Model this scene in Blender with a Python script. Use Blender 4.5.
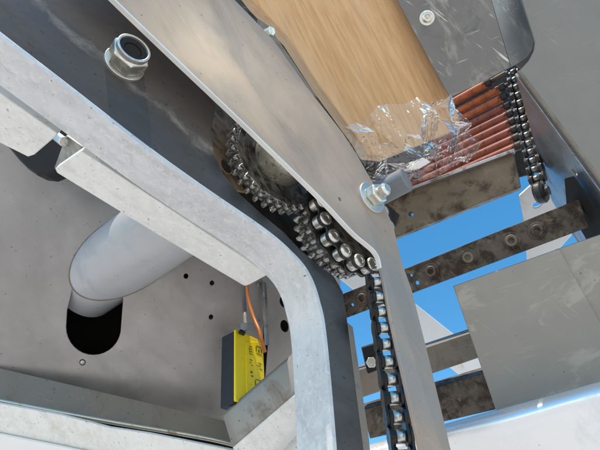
import bpy, bmesh, math, random
from mathutils import Vector, Matrix
random.seed(7)
R = math.radians
scene = bpy.context.scene
for o in list(bpy.data.objects):
    bpy.data.objects.remove(o, do_unlink=True)
COL = scene.collection

# ------------------------------------------------------------------ camera
ELEV = R(45)
W = Matrix.Translation((0, 0, 1.25)) @ Matrix.Rotation(R(90) + ELEV, 4, 'X')   # machine frame: x right, y up, z to the viewer
FPX = 471.0
cd = bpy.data.cameras.new('camera')
cam = bpy.data.objects.new('camera', cd)
COL.objects.link(cam)
cam.matrix_world = W
cd.sensor_width = 36.0
cd.lens = 36.0 * FPX / 600.0
cd.clip_start = 0.01
cd.clip_end = 5000
scene.camera = cam
scene.render.resolution_x, scene.render.resolution_y = 1024, 768

# ------------------------------------------------------------------ sky, sun, exposure
SUN_EL, SUN_AZ = 62, 205          # azimuth from +Y clockwise: behind the camera, a little left
world = bpy.data.worlds.new('World')
scene.world = world
world.use_nodes = True
wn = world.node_tree
wn.nodes.clear()
sky = wn.nodes.new('ShaderNodeTexSky')
sky.sky_type = 'NISHITA'
sky.sun_disc = False
sky.sun_elevation = R(SUN_EL)
sky.sun_rotation = R(SUN_AZ)
sky.air_density = 1.0
sky.dust_density = 0.0
sky.ozone_density = 2.0
bg = wn.nodes.new('ShaderNodeBackground')
bg.inputs['Strength'].default_value = 0.15
wo = wn.nodes.new('ShaderNodeOutputWorld')
hs = wn.nodes.new('ShaderNodeHueSaturation')
hs.inputs['Hue'].default_value = 0.49
hs.inputs['Saturation'].default_value = 1.36
hs.inputs['Value'].default_value = 1.0
wn.links.new(sky.outputs[0], hs.inputs['Color'])
wn.links.new(hs.outputs[0], bg.inputs[0])
wn.links.new(bg.outputs[0], wo.inputs[0])
sl = bpy.data.lights.new('sun', 'SUN')
sl.energy = 2.8
sl.angle = R(0.5)
sl.color = (1.0, 0.96, 0.9)
so = bpy.data.objects.new('sun', sl)
COL.objects.link(so)
az, el = R(SUN_AZ), R(SUN_EL)
to_sun = Vector((math.sin(az) * math.cos(el), math.cos(az) * math.cos(el), math.sin(el)))
so.rotation_euler = to_sun.to_track_quat('Z', 'Y').to_euler()
so.location = (0, 0, 6)
vs = scene.view_settings
vs.view_transform = 'Standard'
vs.look = 'None'
vs.gamma = 1
vs.use_curve_mapping = False
vs.use_white_balance = True
vs.white_balance_temperature = 7500
vs.white_balance_tint = 16
vs.exposure = 0.95

# ------------------------------------------------------------------ machine frame
N = Vector((0.63, 0.41, 0.66)).normalized()      # along the shafts
U = Vector((0.55, -0.83, 0.0))
U = (U - N * U.dot(N)).normalized()              # along the frame plates
V = N.cross(U).normalized()                      # across the plates, going away


def P(px, py, d):
    return Vector(((px - 300) / FPX * d, (225 - py) / FPX * d, -d))


def hit(px, py, pt, nrm):
    r = P(px, py, 1.0)
    return r * (Vector(pt).dot(nrm) / r.dot(nrm))


def station(s):
    return N * s


# ------------------------------------------------------------------ materials
def nodes(name):
    m = bpy.data.materials.new(name)
    m.use_nodes = True
    nt = m.node_tree
    return m, nt, nt.nodes['Principled BSDF']


def coords(nt, along, k_along, k_across):
    """object coordinates measured along one direction and across it"""
    tc = nt.nodes.new('ShaderNodeTexCoord')
    a = Vector(along).normalized()
    b = a.orthogonal().normalized()
    c = a.cross(b)
    cx = nt.nodes.new('ShaderNodeCombineXYZ')
    for i, (w, k) in enumerate(((a, k_along), (b, k_across), (c, k_across))):
        d = nt.nodes.new('ShaderNodeVectorMath')
        d.operation = 'DOT_PRODUCT'
        nt.links.new(tc.outputs['Object'], d.inputs[0])
        d.inputs[1].default_value = w * k
        nt.links.new(d.outputs['Value'], cx.inputs[i])
    return cx.outputs[0]


def noise(nt, vec, scale, detail=4, rough=0.6, dist=0.0):
    n = nt.nodes.new('ShaderNodeTexNoise')
    n.inputs['Scale'].default_value = scale
    n.inputs['Detail'].default_value = detail
    n.inputs['Roughness'].default_value = rough
    n.inputs['Distortion'].default_value = dist
    if vec is not None:
        nt.links.new(vec, n.inputs['Vector'])
    else:
        tc = nt.nodes.new('ShaderNodeTexCoord')
        nt.links.new(tc.outputs['Object'], n.inputs['Vector'])
    return n.outputs['Fac']


def ramp(nt, fac, lo, hi, a=0.0, b=1.0):
    r = nt.nodes.new('ShaderNodeMapRange')
    r.inputs['From Min'].default_value = lo
    r.inputs['From Max'].default_value = hi
    r.inputs['To Min'].default_value = a
    r.inputs['To Max'].default_value = b
    nt.links.new(fac, r.inputs['Value'])
    return r.outputs[0]


def mix(nt, fac, a, b):
    m = nt.nodes.new('ShaderNodeMix')
    m.data_type = 'RGBA'
    if isinstance(fac, float):
        m.inputs['Factor'].default_value = fac
    else:
        nt.links.new(fac, m.inputs['Factor'])
    for s, v in ((6, a), (7, b)):
        if isinstance(v, tuple):
            m.inputs[s].default_value = (*v, 1)
        else:
            nt.links.new(v, m.inputs[s])
    return m.outputs[2]


def mul(nt, a, b):
    m = nt.nodes.new('ShaderNodeMath')
    m.operation = 'MULTIPLY'
    for i, v in enumerate((a, b)):
        if isinstance(v, float):
            m.inputs[i].default_value = v
        else:
            nt.links.new(v, m.inputs[i])
    return m.outputs[0]


def bump(nt, bs, h, strength, dist=0.001):
    b = nt.nodes.new('ShaderNodeBump')
    b.inputs['Strength'].default_value = strength
    b.inputs['Distance'].default_value = dist
    nt.links.new(h, b.inputs['Height'])
    nt.links.new(b.outputs[0], bs.inputs['Normal'])


def steel(name, base, stain=None, rough=0.35, metal=0.9, along=U, brush=0.0, stain_lo=0.52, stain_hi=0.68,
          stain_scale=22, specks=None, speck_scale=260, speck_lo=0.68, blot=0.12, stain2=None, s2=(0.55, 0.7), s2_scale=60, rvar=0.12, st=(0.7, 1.5), scr=0.0, spec=0.5, patch=(), band=None):
    m, nt, bs = nodes(name)
    iso = coords(nt, along, 1, 1)
    lo = tuple(c * (1 - blot) for c in base)
    hi = tuple(min(1, c * (1 + blot)) for c in base)
    f = noise(nt, iso, 14, 5, 0.65)
    col = mix(nt, ramp(nt, f, 0.3, 0.7), lo, hi)
    if brush:
        bv = coords(nt, along, 18, 900)
        bf = noise(nt, bv, 1.0, 3, 0.6)
        col = mix(nt, mul(nt, ramp(nt, bf, 0.3, 0.7), brush), col, tuple(c * 0.55 for c in base))
    rg = ramp(nt, noise(nt, iso, 35, 4, 0.6), 0.3, 0.7, max(0.05, rough - rvar), rough + rvar)
    mt = None
    if stain:
        sf = ramp(nt, noise(nt, coords(nt, along, *st), stain_scale, 6, 0.68, 0.4), stain_lo, stain_hi)
        col = mix(nt, sf, col, stain)
        mt = ramp(nt, sf, 0, 1, metal, metal * 0.45)
        rg2 = ramp(nt, sf, 0, 1, 0, 0.25)
        ad = nt.nodes.new('ShaderNodeMath')
        ad.operation = 'ADD'
        nt.links.new(rg, ad.inputs[0])
        nt.links.new(rg2, ad.inputs[1])
        rg = ad.outputs[0]
    if stain2:
        sf = ramp(nt, noise(nt, iso, s2_scale, 6, 0.7, 0.6), *s2)
        col = mix(nt, sf, col, stain2)
    bs.inputs['Specular IOR Level'].default_value = spec
    for ctr, rad, pc, k in patch:            # local tone patches
        tc = nt.nodes.new('ShaderNodeTexCoord')
        ds = nt.nodes.new('ShaderNodeVectorMath')
        ds.operation = 'DISTANCE'
        nt.links.new(tc.outputs['Object'], ds.inputs[0])
        ds.inputs[1].default_value = ctr
        g_ = ramp(nt, ds.outputs['Value'], rad * 0.2, rad, 1.0, 0.0)
        nz = ramp(nt, noise(nt, coords(nt, along, 0.5, 1.4), 17, 6, 0.6, 0.5), 0.30, 0.62)
        col = mix(nt, mul(nt, mul(nt, g_, nz), k), col, pc)
    if band:                                 # a grimy strip along one side, with a smear on its border
        bd, w0, w1, bc, sc = band
        tc = nt.nodes.new('ShaderNodeTexCoord')
        ds = nt.nodes.new('ShaderNodeVectorMath')
        ds.operation = 'DOT_PRODUCT'
        nt.links.new(tc.outputs['Object'], ds.inputs[0])
        ds.inputs[1].default_value = bd
        wob = noise(nt, coords(nt, along, 0.6, 1), 40, 5, 0.7)
        ad = nt.nodes.new('ShaderNodeMath')
        ad.operation = 'ADD'
        nt.links.new(ds.outputs['Value'], ad.inputs[0])
        nt.links.new(ramp(nt, wob, 0.3, 0.7, -0.007, 0.007), ad.inputs[1])
        col = mix(nt, mul(nt, ramp(nt, ad.outputs[0], w0, w1), 0.85), col, bc)
        up_ = ramp(nt, ad.outputs[0], w0 - .004, w0 + .002)
        dn_ = ramp(nt, ad.outputs[0], w0 + .002, w0 + .008, 1, 0)
        brk = ramp(nt, noise(nt, coords(nt, along, 0.8, 1), 55, 4, 0.7), 0.42, 0.6)
        col = mix(nt, mul(nt, mul(nt, up_, dn_), mul(nt, brk, 0.8)), col, sc)
    if scr:
        for k_, dv in enumerate((Vector((.9, .3, .2)), Vector((.3, .9, -.2)), Vector((.7, -.6, .1)))):
            w_ = noise(nt, coords(nt, dv, 9, 420), 1.0, 2, 0.5, 0.3)
            msk = noise(nt, coords(nt, dv, 14, 30), 1.0 + k_ * .3, 2, 0.5)
            sc_ = mul(nt, mul(nt, ramp(nt, w_, 0.64, 0.70), ramp(nt, msk, 0.5, 0.6)), scr)
            col = mix(nt, sc_, col, (0.85, 0.84, 0.8) if k_ % 2 == 0 else (0.18, 0.16, 0.14))
    if specks:
        pf = ramp(nt, noise(nt, coords(nt, along, 0.8, 1), speck_scale, 2, 0.5), speck_lo, speck_lo + 0.04)
        col = mix(nt, pf, col, specks)
    nt.links.new(col, bs.inputs['Base Color'])
    nt.links.new(rg, bs.inputs['Roughness'])
    if mt is not None:
        nt.links.new(mt, bs.inputs['Metallic'])
    else:
        bs.inputs['Metallic'].default_value = metal
    if brush:
        bump(nt, bs, noise(nt, coords(nt, along, 18, 900), 1.0, 3, 0.6), 0.12, 0.0003)
    else:
        bump(nt, bs, noise(nt, iso, 120, 4, 0.6), 0.10, 0.0006)
    return m


M = {}
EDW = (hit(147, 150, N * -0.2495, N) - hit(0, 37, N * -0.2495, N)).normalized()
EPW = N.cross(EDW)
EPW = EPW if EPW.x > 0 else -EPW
M['web'] = steel('web_steel_shaded', (0.082, 0.077, 0.075), stain=(0.06, 0.053, 0.047), rough=0.42, metal=0.35, stain_lo=0.45, stain_hi=0.7, stain_scale=20, st=(0.4, 1.5), spec=0.35, along=EDW, band=(EPW, 0.038, 0.050, (0.088, 0.080, 0.075), (0.24, 0.21, 0.18)), stain2=(0.05, 0.042, 0.036), s2=(0.62, 0.72), s2_scale=60, specks=(0.03, 0.025, 0.02), speck_scale=420, speck_lo=0.69,  # dark reflection on the stainless web put into the base colour, besides grime
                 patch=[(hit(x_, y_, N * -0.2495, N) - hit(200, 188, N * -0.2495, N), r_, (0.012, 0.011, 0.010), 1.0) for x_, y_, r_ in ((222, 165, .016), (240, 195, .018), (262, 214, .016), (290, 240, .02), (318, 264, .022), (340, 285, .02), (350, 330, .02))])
M['flange'] = steel('flange_steel_lit', (0.60, 0.605, 0.60), rough=0.55, metal=0.35, specks=(0.22, 0.19, 0.15), speck_scale=560, speck_lo=0.70, blot=0.09, stain=(0.47, 0.48, 0.475), stain_lo=0.46, stain_hi=0.75, st=(.5, 1.5), stain_scale=40, stain2=(0.70, 0.70, 0.68), s2=(0.5, 0.7), s2_scale=190, spec=0.35)  # same stainless as the web, painted brighter for light from below
M['strip'] = steel('strip_white', (0.72, 0.72, 0.68), rough=0.55, metal=0.1, specks=(0.32, 0.27, 0.18), speck_scale=480, speck_lo=0.685, stain=(0.56, 0.54, 0.47), stain_lo=0.5, stain_hi=0.8, stain_scale=34, blot=0.08, stain2=(0.80, 0.80, 0.77), s2=(0.5, 0.7), s2_scale=170, spec=0.35)
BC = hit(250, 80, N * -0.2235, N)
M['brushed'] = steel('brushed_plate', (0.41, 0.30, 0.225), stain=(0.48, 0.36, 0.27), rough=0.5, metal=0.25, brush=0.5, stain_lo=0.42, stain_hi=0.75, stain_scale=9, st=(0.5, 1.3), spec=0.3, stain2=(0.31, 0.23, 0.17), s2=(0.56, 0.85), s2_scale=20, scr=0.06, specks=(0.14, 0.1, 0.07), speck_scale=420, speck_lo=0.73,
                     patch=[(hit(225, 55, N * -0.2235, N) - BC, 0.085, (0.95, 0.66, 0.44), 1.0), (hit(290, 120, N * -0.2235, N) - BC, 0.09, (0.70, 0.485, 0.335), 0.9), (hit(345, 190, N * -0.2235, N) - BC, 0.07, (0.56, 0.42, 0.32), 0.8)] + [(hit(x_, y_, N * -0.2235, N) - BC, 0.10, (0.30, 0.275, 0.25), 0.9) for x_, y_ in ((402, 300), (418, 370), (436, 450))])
M['wall'] = steel('stainless_wall', (0.33, 0.31, 0.292), stain=(0.27, 0.24, 0.218), rough=0.34, metal=0.65, stain_lo=0.45, stain_hi=0.8, stain_scale=8, specks=(0.17, 0.11, 0.07), speck_scale=380, speck_lo=0.715, stain2=(0.41, 0.395, 0.375), s2=(0.60, 0.8), s2_scale=14, rvar=0.05)
M['tube'] = steel('tube_paint', (0.46, 0.468, 0.475), rough=0.36, metal=0.1, blot=0.06, specks=(0.25, 0.25, 0.24), speck_scale=300, speck_lo=0.73, stain=(0.40, 0.42, 0.43), stain_scale=18, scr=0.12)
M['rail'] = steel('rail_steel', (0.24, 0.195, 0.15), stain=(0.17, 0.13, 0.09), rough=0.5, metal=0.25, stain_scale=18, specks=(0.10, 0.07, 0.05), speck_scale=400, speck_lo=0.7, scr=0.06, spec=0.25)
M['lip'] = steel('rail_lip', (0.62, 0.55, 0.45), stain=(0.35, 0.22, 0.12), rough=0.3, metal=0.7, stain_lo=0.56, stain_hi=0.7, stain_scale=40)
M['galv'] = steel('galvanised', (0.20, 0.193, 0.183), stain=(0.44, 0.42, 0.37), rough=0.34, metal=0.85, stain_lo=0.52, stain_hi=0.70, stain_scale=26, st=(.5, 1.4), stain2=(0.14, 0.14, 0.135), s2=(0.55, 0.72), s2_scale=34, scr=0.7)
M['grey'] = steel('grey_panel', (0.262, 0.225, 0.188), rough=0.55, metal=0.1, blot=0.04, specks=(0.42, 0.28, 0.22), speck_scale=180, speck_lo=0.75, stain=(0.24, 0.218, 0.19), stain_lo=.4, stain_hi=.8, scr=0.05, spec=0.25)
M['guard'] = steel('guard_panel', (0.285, 0.265, 0.235), stain=(0.37, 0.34, 0.295), rough=0.5, metal=0.15, stain_lo=0.56, stain_hi=0.63, stain_scale=24, st=(1.2, .7), specks=(0.12, 0.08, 0.05), speck_scale=300, speck_lo=0.745, blot=0.07, scr=0.08, spec=0.3)
M['polish'] = steel('polished_sheet', (0.80, 0.80, 0.79), rough=0.30, metal=0.6, blot=0.05, rvar=0.06, specks=(0.45, 0.40, 0.33), speck_scale=320, speck_lo=0.74, stain=(0.66, 0.66, 0.65), stain_scale=12, spec=0.4)
M['rusty'] = steel('rusty_bar', (0.125, 0.095, 0.07), stain=(0.055, 0.034, 0.022), rough=0.58, metal=0.35, stain_lo=0.45, stain_hi=0.6, stain_scale=60, st=(1, 1.2), stain2=(0.24, 0.19, 0.12), s2=(0.57, 0.70), s2_scale=95, blot=0.3)
M['beam'] = steel('stained_beam', (0.19, 0.145, 0.10), stain=(0.075, 0.048, 0.03), rough=0.5, metal=0.4, stain_lo=0.48, stain_hi=0.63, stain_scale=34, st=(1, 1), stain2=(0.25, 0.19, 0.12), s2=(0.55, 0.70), s2_scale=60, blot=0.25)
M['barmid'] = steel('grey_bar', (0.30, 0.28, 0.25), stain=(0.21, 0.175, 0.14), rough=0.5, metal=0.3, stain_scale=30, specks=(0.12, 0.1, 0.08), speck_scale=420, speck_lo=0.68)
M['rail_in'] = steel('rail_inner', (0.42, 0.42, 0.43), stain=(0.20, 0.155, 0.12), rough=0.36, metal=0.75, stain_lo=0.50, stain_hi=0.66, stain_scale=34, scr=0.3)
M['zinc'] = steel('zinc_bright', (0.74, 0.73, 0.66), rough=0.28, metal=0.95, stain=(0.5, 0.43, 0.26), stain_lo=0.5, stain_hi=0.72, stain_scale=90, rvar=0.06)
M['zincd'] = steel('zinc_dull', (0.62, 0.62, 0.58), rough=0.4, metal=0.9, stain=(0.32, 0.29, 0.22), stain_scale=120, rvar=0.06)
M['gear'] = steel('gear_steel', (0.26, 0.255, 0.235), stain=(0.018, 0.017, 0.015), rough=0.33, metal=0.8, stain_lo=0.43, stain_hi=0.6, stain_scale=110)
M['tooth'] = steel('tooth_steel', (0.46, 0.455, 0.43), stain=(0.018, 0.017, 0.016), rough=0.27, metal=0.9, stain_lo=0.44, stain_hi=0.55, stain_scale=150)
M['hub'] = steel('hub_steel', (0.56, 0.54, 0.44), stain=(0.07, 0.06, 0.045), rough=0.35, metal=0.75, stain_lo=0.50, stain_hi=0.64, stain_scale=150)
M['roller'] = steel('chain_roller', (0.66, 0.65, 0.60), stain=(0.05, 0.045, 0.038), rough=0.33, metal=0.95, stain_lo=0.53, stain_hi=0.66, stain_scale=150, rvar=0.06)
M['link'] = steel('chain_link', (0.055, 0.053, 0.05), stain=(0.02, 0.018, 0.016), rough=0.35, metal=0.6, stain_scale=120)
M['grease_shade'] = steel('grease_and_gap_shade', (0.05, 0.042, 0.034), stain=(0.012, 0.011, 0.010), rough=0.4, metal=0.3, stain_lo=0.42, stain_hi=0.58, stain_scale=40, stain2=(0.20, 0.14, 0.085), s2=(0.62, 0.74), s2_scale=50)  # real grime behind the gears; stands in for shade behind the rollers
M['tan'] = steel('tan_edge', (0.26, 0.19, 0.12), stain=(0.06, 0.045, 0.03), rough=0.5, metal=0.2, stain_scale=60, stain_lo=0.45, stain_hi=0.6)
M['black'] = steel('black_rubber', (0.016, 0.016, 0.017), rough=0.45, metal=0.0, blot=0.3, spec=0.22)
M['blackp'] = steel('black_plastic', (0.022, 0.024, 0.030), rough=0.5, metal=0.0, spec=0.3)
M['yellow'] = steel('yellow_plastic', (0.86, 0.66, 0.012), rough=0.42, metal=0.0, blot=0.04, specks=(0.5, 0.38, 0.03), speck_scale=400, speck_lo=0.72)
M['print'] = steel('black_print', (0.16, 0.125, 0.02), rough=0.6, metal=0.0)
M['orange_cable'] = steel('orange_cable', (0.50, 0.16, 0.04), rough=0.45, metal=0.0)
M['orange'] = steel('orange_roller', (0.58, 0.15, 0.05), stain=(0.28, 0.07, 0.035), rough=0.45, metal=0.0, stain_lo=0.46, stain_hi=0.66, stain_scale=60, stain2=(0.06, 0.035, 0.025), s2=(0.58, 0.68), s2_scale=110)
M['redroll'] = steel('red_roller', (0.36, 0.095, 0.055), stain=(0.13, 0.045, 0.033), rough=0.45, metal=0.0, stain_scale=60, stain2=(0.045, 0.028, 0.022), s2=(0.55, 0.65), s2_scale=110)
M['spacer'] = steel('grey_spacer', (0.17, 0.18, 0.185), rough=0.45, metal=0.1, blot=0.1, scr=0.1)
M['whitebeam'] = steel('white_beam', (0.78, 0.78, 0.76), rough=0.5, metal=0.0, blot=0.05, stain=(0.6, 0.52, 0.4), stain_lo=0.6, stain_hi=0.8)
M['dark'] = steel('cavity_shade', (0.03, 0.025, 0.022), rough=0.8, metal=0.0, spec=0.08)  # shade of gaps and holes put into the colour


def cardboard():
    m, nt, bs = nodes('cardboard')
    g = P(450, 98, 0.6) - P(397, 0, 0.6)
    iso = coords(nt, g, 1, 1)
    st = noise(nt, coords(nt, g, 6, 260), 1.0, 4, 0.65)
    st2 = noise(nt, coords(nt, g, 3, 70), 1.0, 3, 0.6)
    col = mix(nt, ramp(nt, st, 0.35, 0.65), (0.55, 0.295, 0.13), (0.70, 0.41, 0.20))
    col = mix(nt, ramp(nt, st2, 0.5, 0.8, 0, 0.55), col, (0.74, 0.52, 0.32))
    col = mix(nt, ramp(nt, noise(nt, iso, 13, 3, 0.5), 0.52, 0.68, 0, 0.6), col, (0.70, 0.43, 0.20))
    nt.links.new(col, bs.inputs['Base Color'])
    bs.inputs['Roughness'].default_value = 0.62
    bump(nt, bs, st, 0.15, 0.0004)
    return m


def film():
    m, nt, bs = nodes('clear_film')
    out = nt.nodes['Material Output']
    nt.nodes.remove(bs)
    tr = nt.nodes.new('ShaderNodeBsdfTransparent')
    tr.inputs[0].default_value = (0.97, 0.975, 0.98, 1)
    gl = nt.nodes.new('ShaderNodeBsdfGlossy')
    gl.inputs['Roughness'].default_value = 0.16
    gl.inputs['Color'].default_value = (1, 1, 1, 1)
    fr = nt.nodes.new('ShaderNodeLayerWeight')
    fr.inputs['Blend'].default_value = 0.3
    f = ramp(nt, fr.outputs['Fresnel'], 0.0, 1.0, 0.08, 0.68)
    mx = nt.nodes.new('ShaderNodeMixShader')
    nt.links.new(f, mx.inputs[0])
    nt.links.new(tr.outputs[0], mx.inputs[1])
    nt.links.new(gl.outputs[0], mx.inputs[2])
    nt.links.new(mx.outputs[0], out.inputs[0])
    return m


M['card'] = cardboard()
M['flap'] = steel('flap_steel', (0.27, 0.265, 0.25), stain=(0.40, 0.38, 0.33), rough=0.5, metal=0.5, stain_scale=26, scr=0.4, spec=0.3)
M['film'] = film()


def ground_mat():
    m, nt, bs = nodes('concrete')
    f = noise(nt, None, 1.2, 8, 0.7)
    nt.links.new(mix(nt, ramp(nt, f, 0.3, 0.7), (0.44, 0.41, 0.37), (0.56, 0.53, 0.48)), bs.inputs['Base Color'])
    bs.inputs['Roughness'].default_value = 0.9
    return m


M['concrete'] = ground_mat()
M['edge'] = steel('painted_highlight', (0.80, 0.77, 0.70), rough=0.4, metal=0.2, blot=0.08)  # bright colour stands in for a highlight along the plate edge


# ------------------------------------------------------------------ builders
def thing(name, at, label, cat, group=None):
    """an Empty at the thing's base; everything below is measured in the machine frame"""
    o = bpy.data.objects.new(name, None)
    o.empty_display_size = 0.01
    COL.objects.link(o)
    o.matrix_world = W @ Matrix.Translation(at)
    o['label'], o['category'] = label, cat
    if group:
        o['group'] = group
    o_at[o.name] = Vector(at)
    return o


o_at = {}


def link_mesh(name, me, mat, parent, smooth=False, bev=0.0, at=None, seg=2, auto=None):
    """a mesh in machine-frame coordinates, made a part of PARENT (or of a part of it)"""
    root = parent
    while root.parent is not None:
        root = root.parent
    base = o_at[root.name]
    me.transform(Matrix.Translation(-base))
    if len(me.materials) == 0:
        me.materials.append(M[mat] if isinstance(mat, str) else mat)
    o = bpy.data.objects.new(name, me)
    COL.objects.link(o)
    o.parent = parent
    if smooth:
        me.polygons.foreach_set('use_smooth', [True] * len(me.polygons))
    if bev:
        b = o.modifiers.new('bevel', 'BEVEL')
        b.width = bev
        b.segments = seg
        b.limit_method = 'ANGLE'
        b.angle_limit = R(32)
        b.harden_normals = False
    if auto:
        me.polygons.foreach_set('use_smooth', [True] * len(me.polygons))
        me.set_sharp_from_angle(angle=R(auto))
    return o


def bm_mesh(bm, name='mesh'):
    bmesh.ops.recalc_face_normals(bm, faces=bm.faces)
    me = bpy.data.meshes.new(name)
    bm.to_mesh(me)
    bm.free()
    return me


def plate_mesh(outer, holes, thick):
    """OUTER, HOLES: loops of points on one plane; THICK: vector to the back face"""
    bm = bmesh.new()
    edges = []
    for loop in [outer] + list(holes):
        vs_ = [bm.verts.new(p) for p in loop]
        for i in range(len(vs_)):
            edges.append(bm.edges.new((vs_[i], vs_[(i + 1) % len(vs_)])))
    if holes:
        bmesh.ops.triangle_fill(bm, use_beauty=True, use_dissolve=False, edges=edges)
    else:
        bm.faces.new(list(bm.verts))
    ext = bmesh.ops.extrude_face_region(bm, geom=bm.faces[:])
    bmesh.ops.translate(bm, vec=thick, verts=[g for g in ext['geom'] if isinstance(g, bmesh.types.BMVert)])
    return bm_mesh(bm)


def plate(name, parent, px, pt, nrm, t, mat, holes=(), bev=0.0005, seg=2):
    nrm = Vector(nrm).normalized()
    if nrm.z < 0:
        nrm = -nrm
    outer = [hit(x, y, pt, nrm) for x, y in px]
    hl = [[hit(x, y, pt, nrm) for x, y in h] for h in holes]
    return link_mesh(name, plate_mesh(outer, hl, -nrm * t), mat, parent, bev=bev, seg=seg)


def plane3(a, b, c):
    a, b, c = P(*a), P(*b), P(*c)
    n = (b - a).cross(c - a).normalized()
    return a, (n if n.z > 0 else -n)


def oval(cx, cy, rx, ry, ang=0, n=20):
    ca, sa = math.cos(ang), math.sin(ang)
    return [(cx + rx * math.cos(t) * ca - ry * math.sin(t) * sa, cy + rx * math.cos(t) * sa + ry * math.sin(t) * ca)
            for t in [2 * math.pi * i / n for i in range(n)]]


def frame_of(axis, up=None):
    z = Vector(axis).normalized()
    x = (U if up is None else Vector(up))
    x = x - z * x.dot(z)
    x = x.normalized() if x.length > 1e-6 else z.orthogonal().normalized()
    y = z.cross(x)
    return x, y, z


def lathe_mesh(origin, axis, prof, seg=32, up=None, closed=True):
    x, y, z = frame_of(axis, up)
    bm = bmesh.new()
    rings = []
    for s, r in prof:
        if r < 1e-6:
            rings.append([bm.verts.new(origin + z * s)])
        else:
            rings.append([bm.verts.new(origin + z * s + (x * math.cos(2 * math.pi * i / seg) + y * math.sin(2 * math.pi * i / seg)) * r) for i in range(seg)])
    for a, b in zip(rings, rings[1:]):
        for i in range(seg):
            j = (i + 1) % seg
            if len(a) == 1 and len(b) == 1:
                continue
            if len(a) == 1:
                bm.faces.new((a[0], b[i], b[j]))
            elif len(b) == 1:
                bm.faces.new((a[i], a[j], b[0]))
            else:
                bm.faces.new((a[i], a[j], b[j], b[i]))
    return bm_mesh(bm)


def cyl(name, parent, p0, p1, r, mat, seg=28, ch=0.0006, up=None):
    ax = p1 - p0
    L = ax.length
    return link_mesh(name, lathe_mesh(p0, ax, [(0, 0), (0, r - ch), (ch, r), (L - ch, r), (L, r - ch), (L, 0)], seg, up), mat, parent, auto=40)


def ring(name, parent, p0, ax, r0, r1, h, mat, seg=32, ch=0.0004):
    return link_mesh(name, lathe_mesh(p0, ax, [(0, r0), (0, r1), (h - ch, r1), (h, r1 - ch), (h, r0 + ch), (h - ch, r0), (0, r0)], seg), mat, parent, auto=35)


def hexa(name, parent, p0, ax, af, h, mat, rot=0.0, hole=0.0):
    """hexagon prism with chamfered corners, AF across flats"""
    x, y, z = frame_of(ax)
    R6 = af / math.sqrt(3)
    bm = bmesh.new()
    rows = []
    for s, k in ((0, 0.93), (h * 0.12, 1.0), (h * 0.86, 1.0), (h, 0.90)):
        rows.append([bm.verts.new(p0 + z * s + (x * math.cos(rot + i * math.pi / 3) + y * math.sin(rot + i * math.pi / 3)) * R6 * k) for i in range(6)])
    for a, b in zip(rows, rows[1:]):
        for i in range(6):
            bm.faces.new((a[i], a[(i + 1) % 6], b[(i + 1) % 6], b[i]))
    bm.faces.new(rows[0])
    bm.faces.new(rows[-1])
    return link_mesh(name, bm_mesh(bm), mat, parent, bev=0.0006)


def tube_mesh(pts, r, seg=12):
    bm = bmesh.new()
    rings = []
    x = None
    for i, p in enumerate(pts):
        t = (pts[min(i + 1, len(pts) - 1)] - pts[max(i - 1, 0)]).normalized()
        x = t.orthogonal().normalized() if x is None else (x - t * x.dot(t)).normalized()
        y = t.cross(x)
        rings.append([bm.verts.new(p + (x * math.cos(2 * math.pi * k / seg) + y * math.sin(2 * math.pi * k / seg)) * r) for k in range(seg)])
    for a, b in zip(rings, rings[1:]):
        for k in range(seg):
            bm.faces.new((a[k], a[(k + 1) % seg], b[(k + 1) % seg], b[k]))
    bm.faces.new(rings[0])
    bm.faces.new(rings[-1])
    return bm_mesh(bm)


def spline(pts, n=8):
    out = []
    q = [pts[0]] + list(pts) + [pts[-1]]
    for i in range(1, len(q) - 2):
        p0, p1, p2, p3 = (Vector(v) for v in q[i - 1:i + 3])
        for k in range(n):
            t = k / n
            out.append(0.5 * ((2 * p1) + (-p0 + p2) * t + (2 * p0 - 5 * p1 + 4 * p2 - p3) * t * t + (-p0 + 3 * p1 - 3 * p2 + p3) * t ** 3))
    out.append(Vector(q[-2]))
    return out


def bar_mesh(p0, p1, up, w_up, depth):
    """a square-edged bar from p0 to p1 (top front edge), W_UP down the front face, DEPTH to the back"""
    a = (p1 - p0).normalized()
    up = (up - a * up.dot(a)).normalized()
    back = a.cross(up).normalized()
    if back.z > 0:
        back = -back
    vs_ = []
    bm = bmesh.new()
    for p in (p0, p1):
        vs_.append([bm.verts.new(p), bm.verts.new(p - up * w_up), bm.verts.new(p - up * w_up + back * depth), bm.verts.new(p + back * depth)])
    bm.faces.new(vs_[0])
    bm.faces.new(vs_[1])
    for i in range(4):
        j = (i + 1) % 4
        bm.faces.new((vs_[0][i], vs_[0][j], vs_[1][j], vs_[1][i]))
    return bm_mesh(bm)


def shared(name, me, parent, mat4):
    """one more object that shares mesh ME (built round the origin), set in the machine frame by MAT4"""
    root = parent
    while root.parent is not None:
        root = root.parent
    o = bpy.data.objects.new(name, me)
    COL.objects.link(o)
    o.parent = parent
    o.matrix_local = Matrix.Translation(-o_at[root.name]) @ mat4
    return o


def basis(x, y, z, at):
    m = Matrix((x, y, z)).transposed().to_4x4()
    m.translation = at
    return m


# ================================================================== ground (out of frame, below: it throws the daylight back up)
bm = bmesh.new()
bmesh.ops.create_grid(bm, x_segments=2, y_segments=2, size=1500)
gme = bm_mesh(bm, 'ground')
gme.materials.append(M['concrete'])
gro = bpy.data.objects.new('ground', gme)
COL.objects.link(gro)
gro['kind'] = 'structure'

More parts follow.
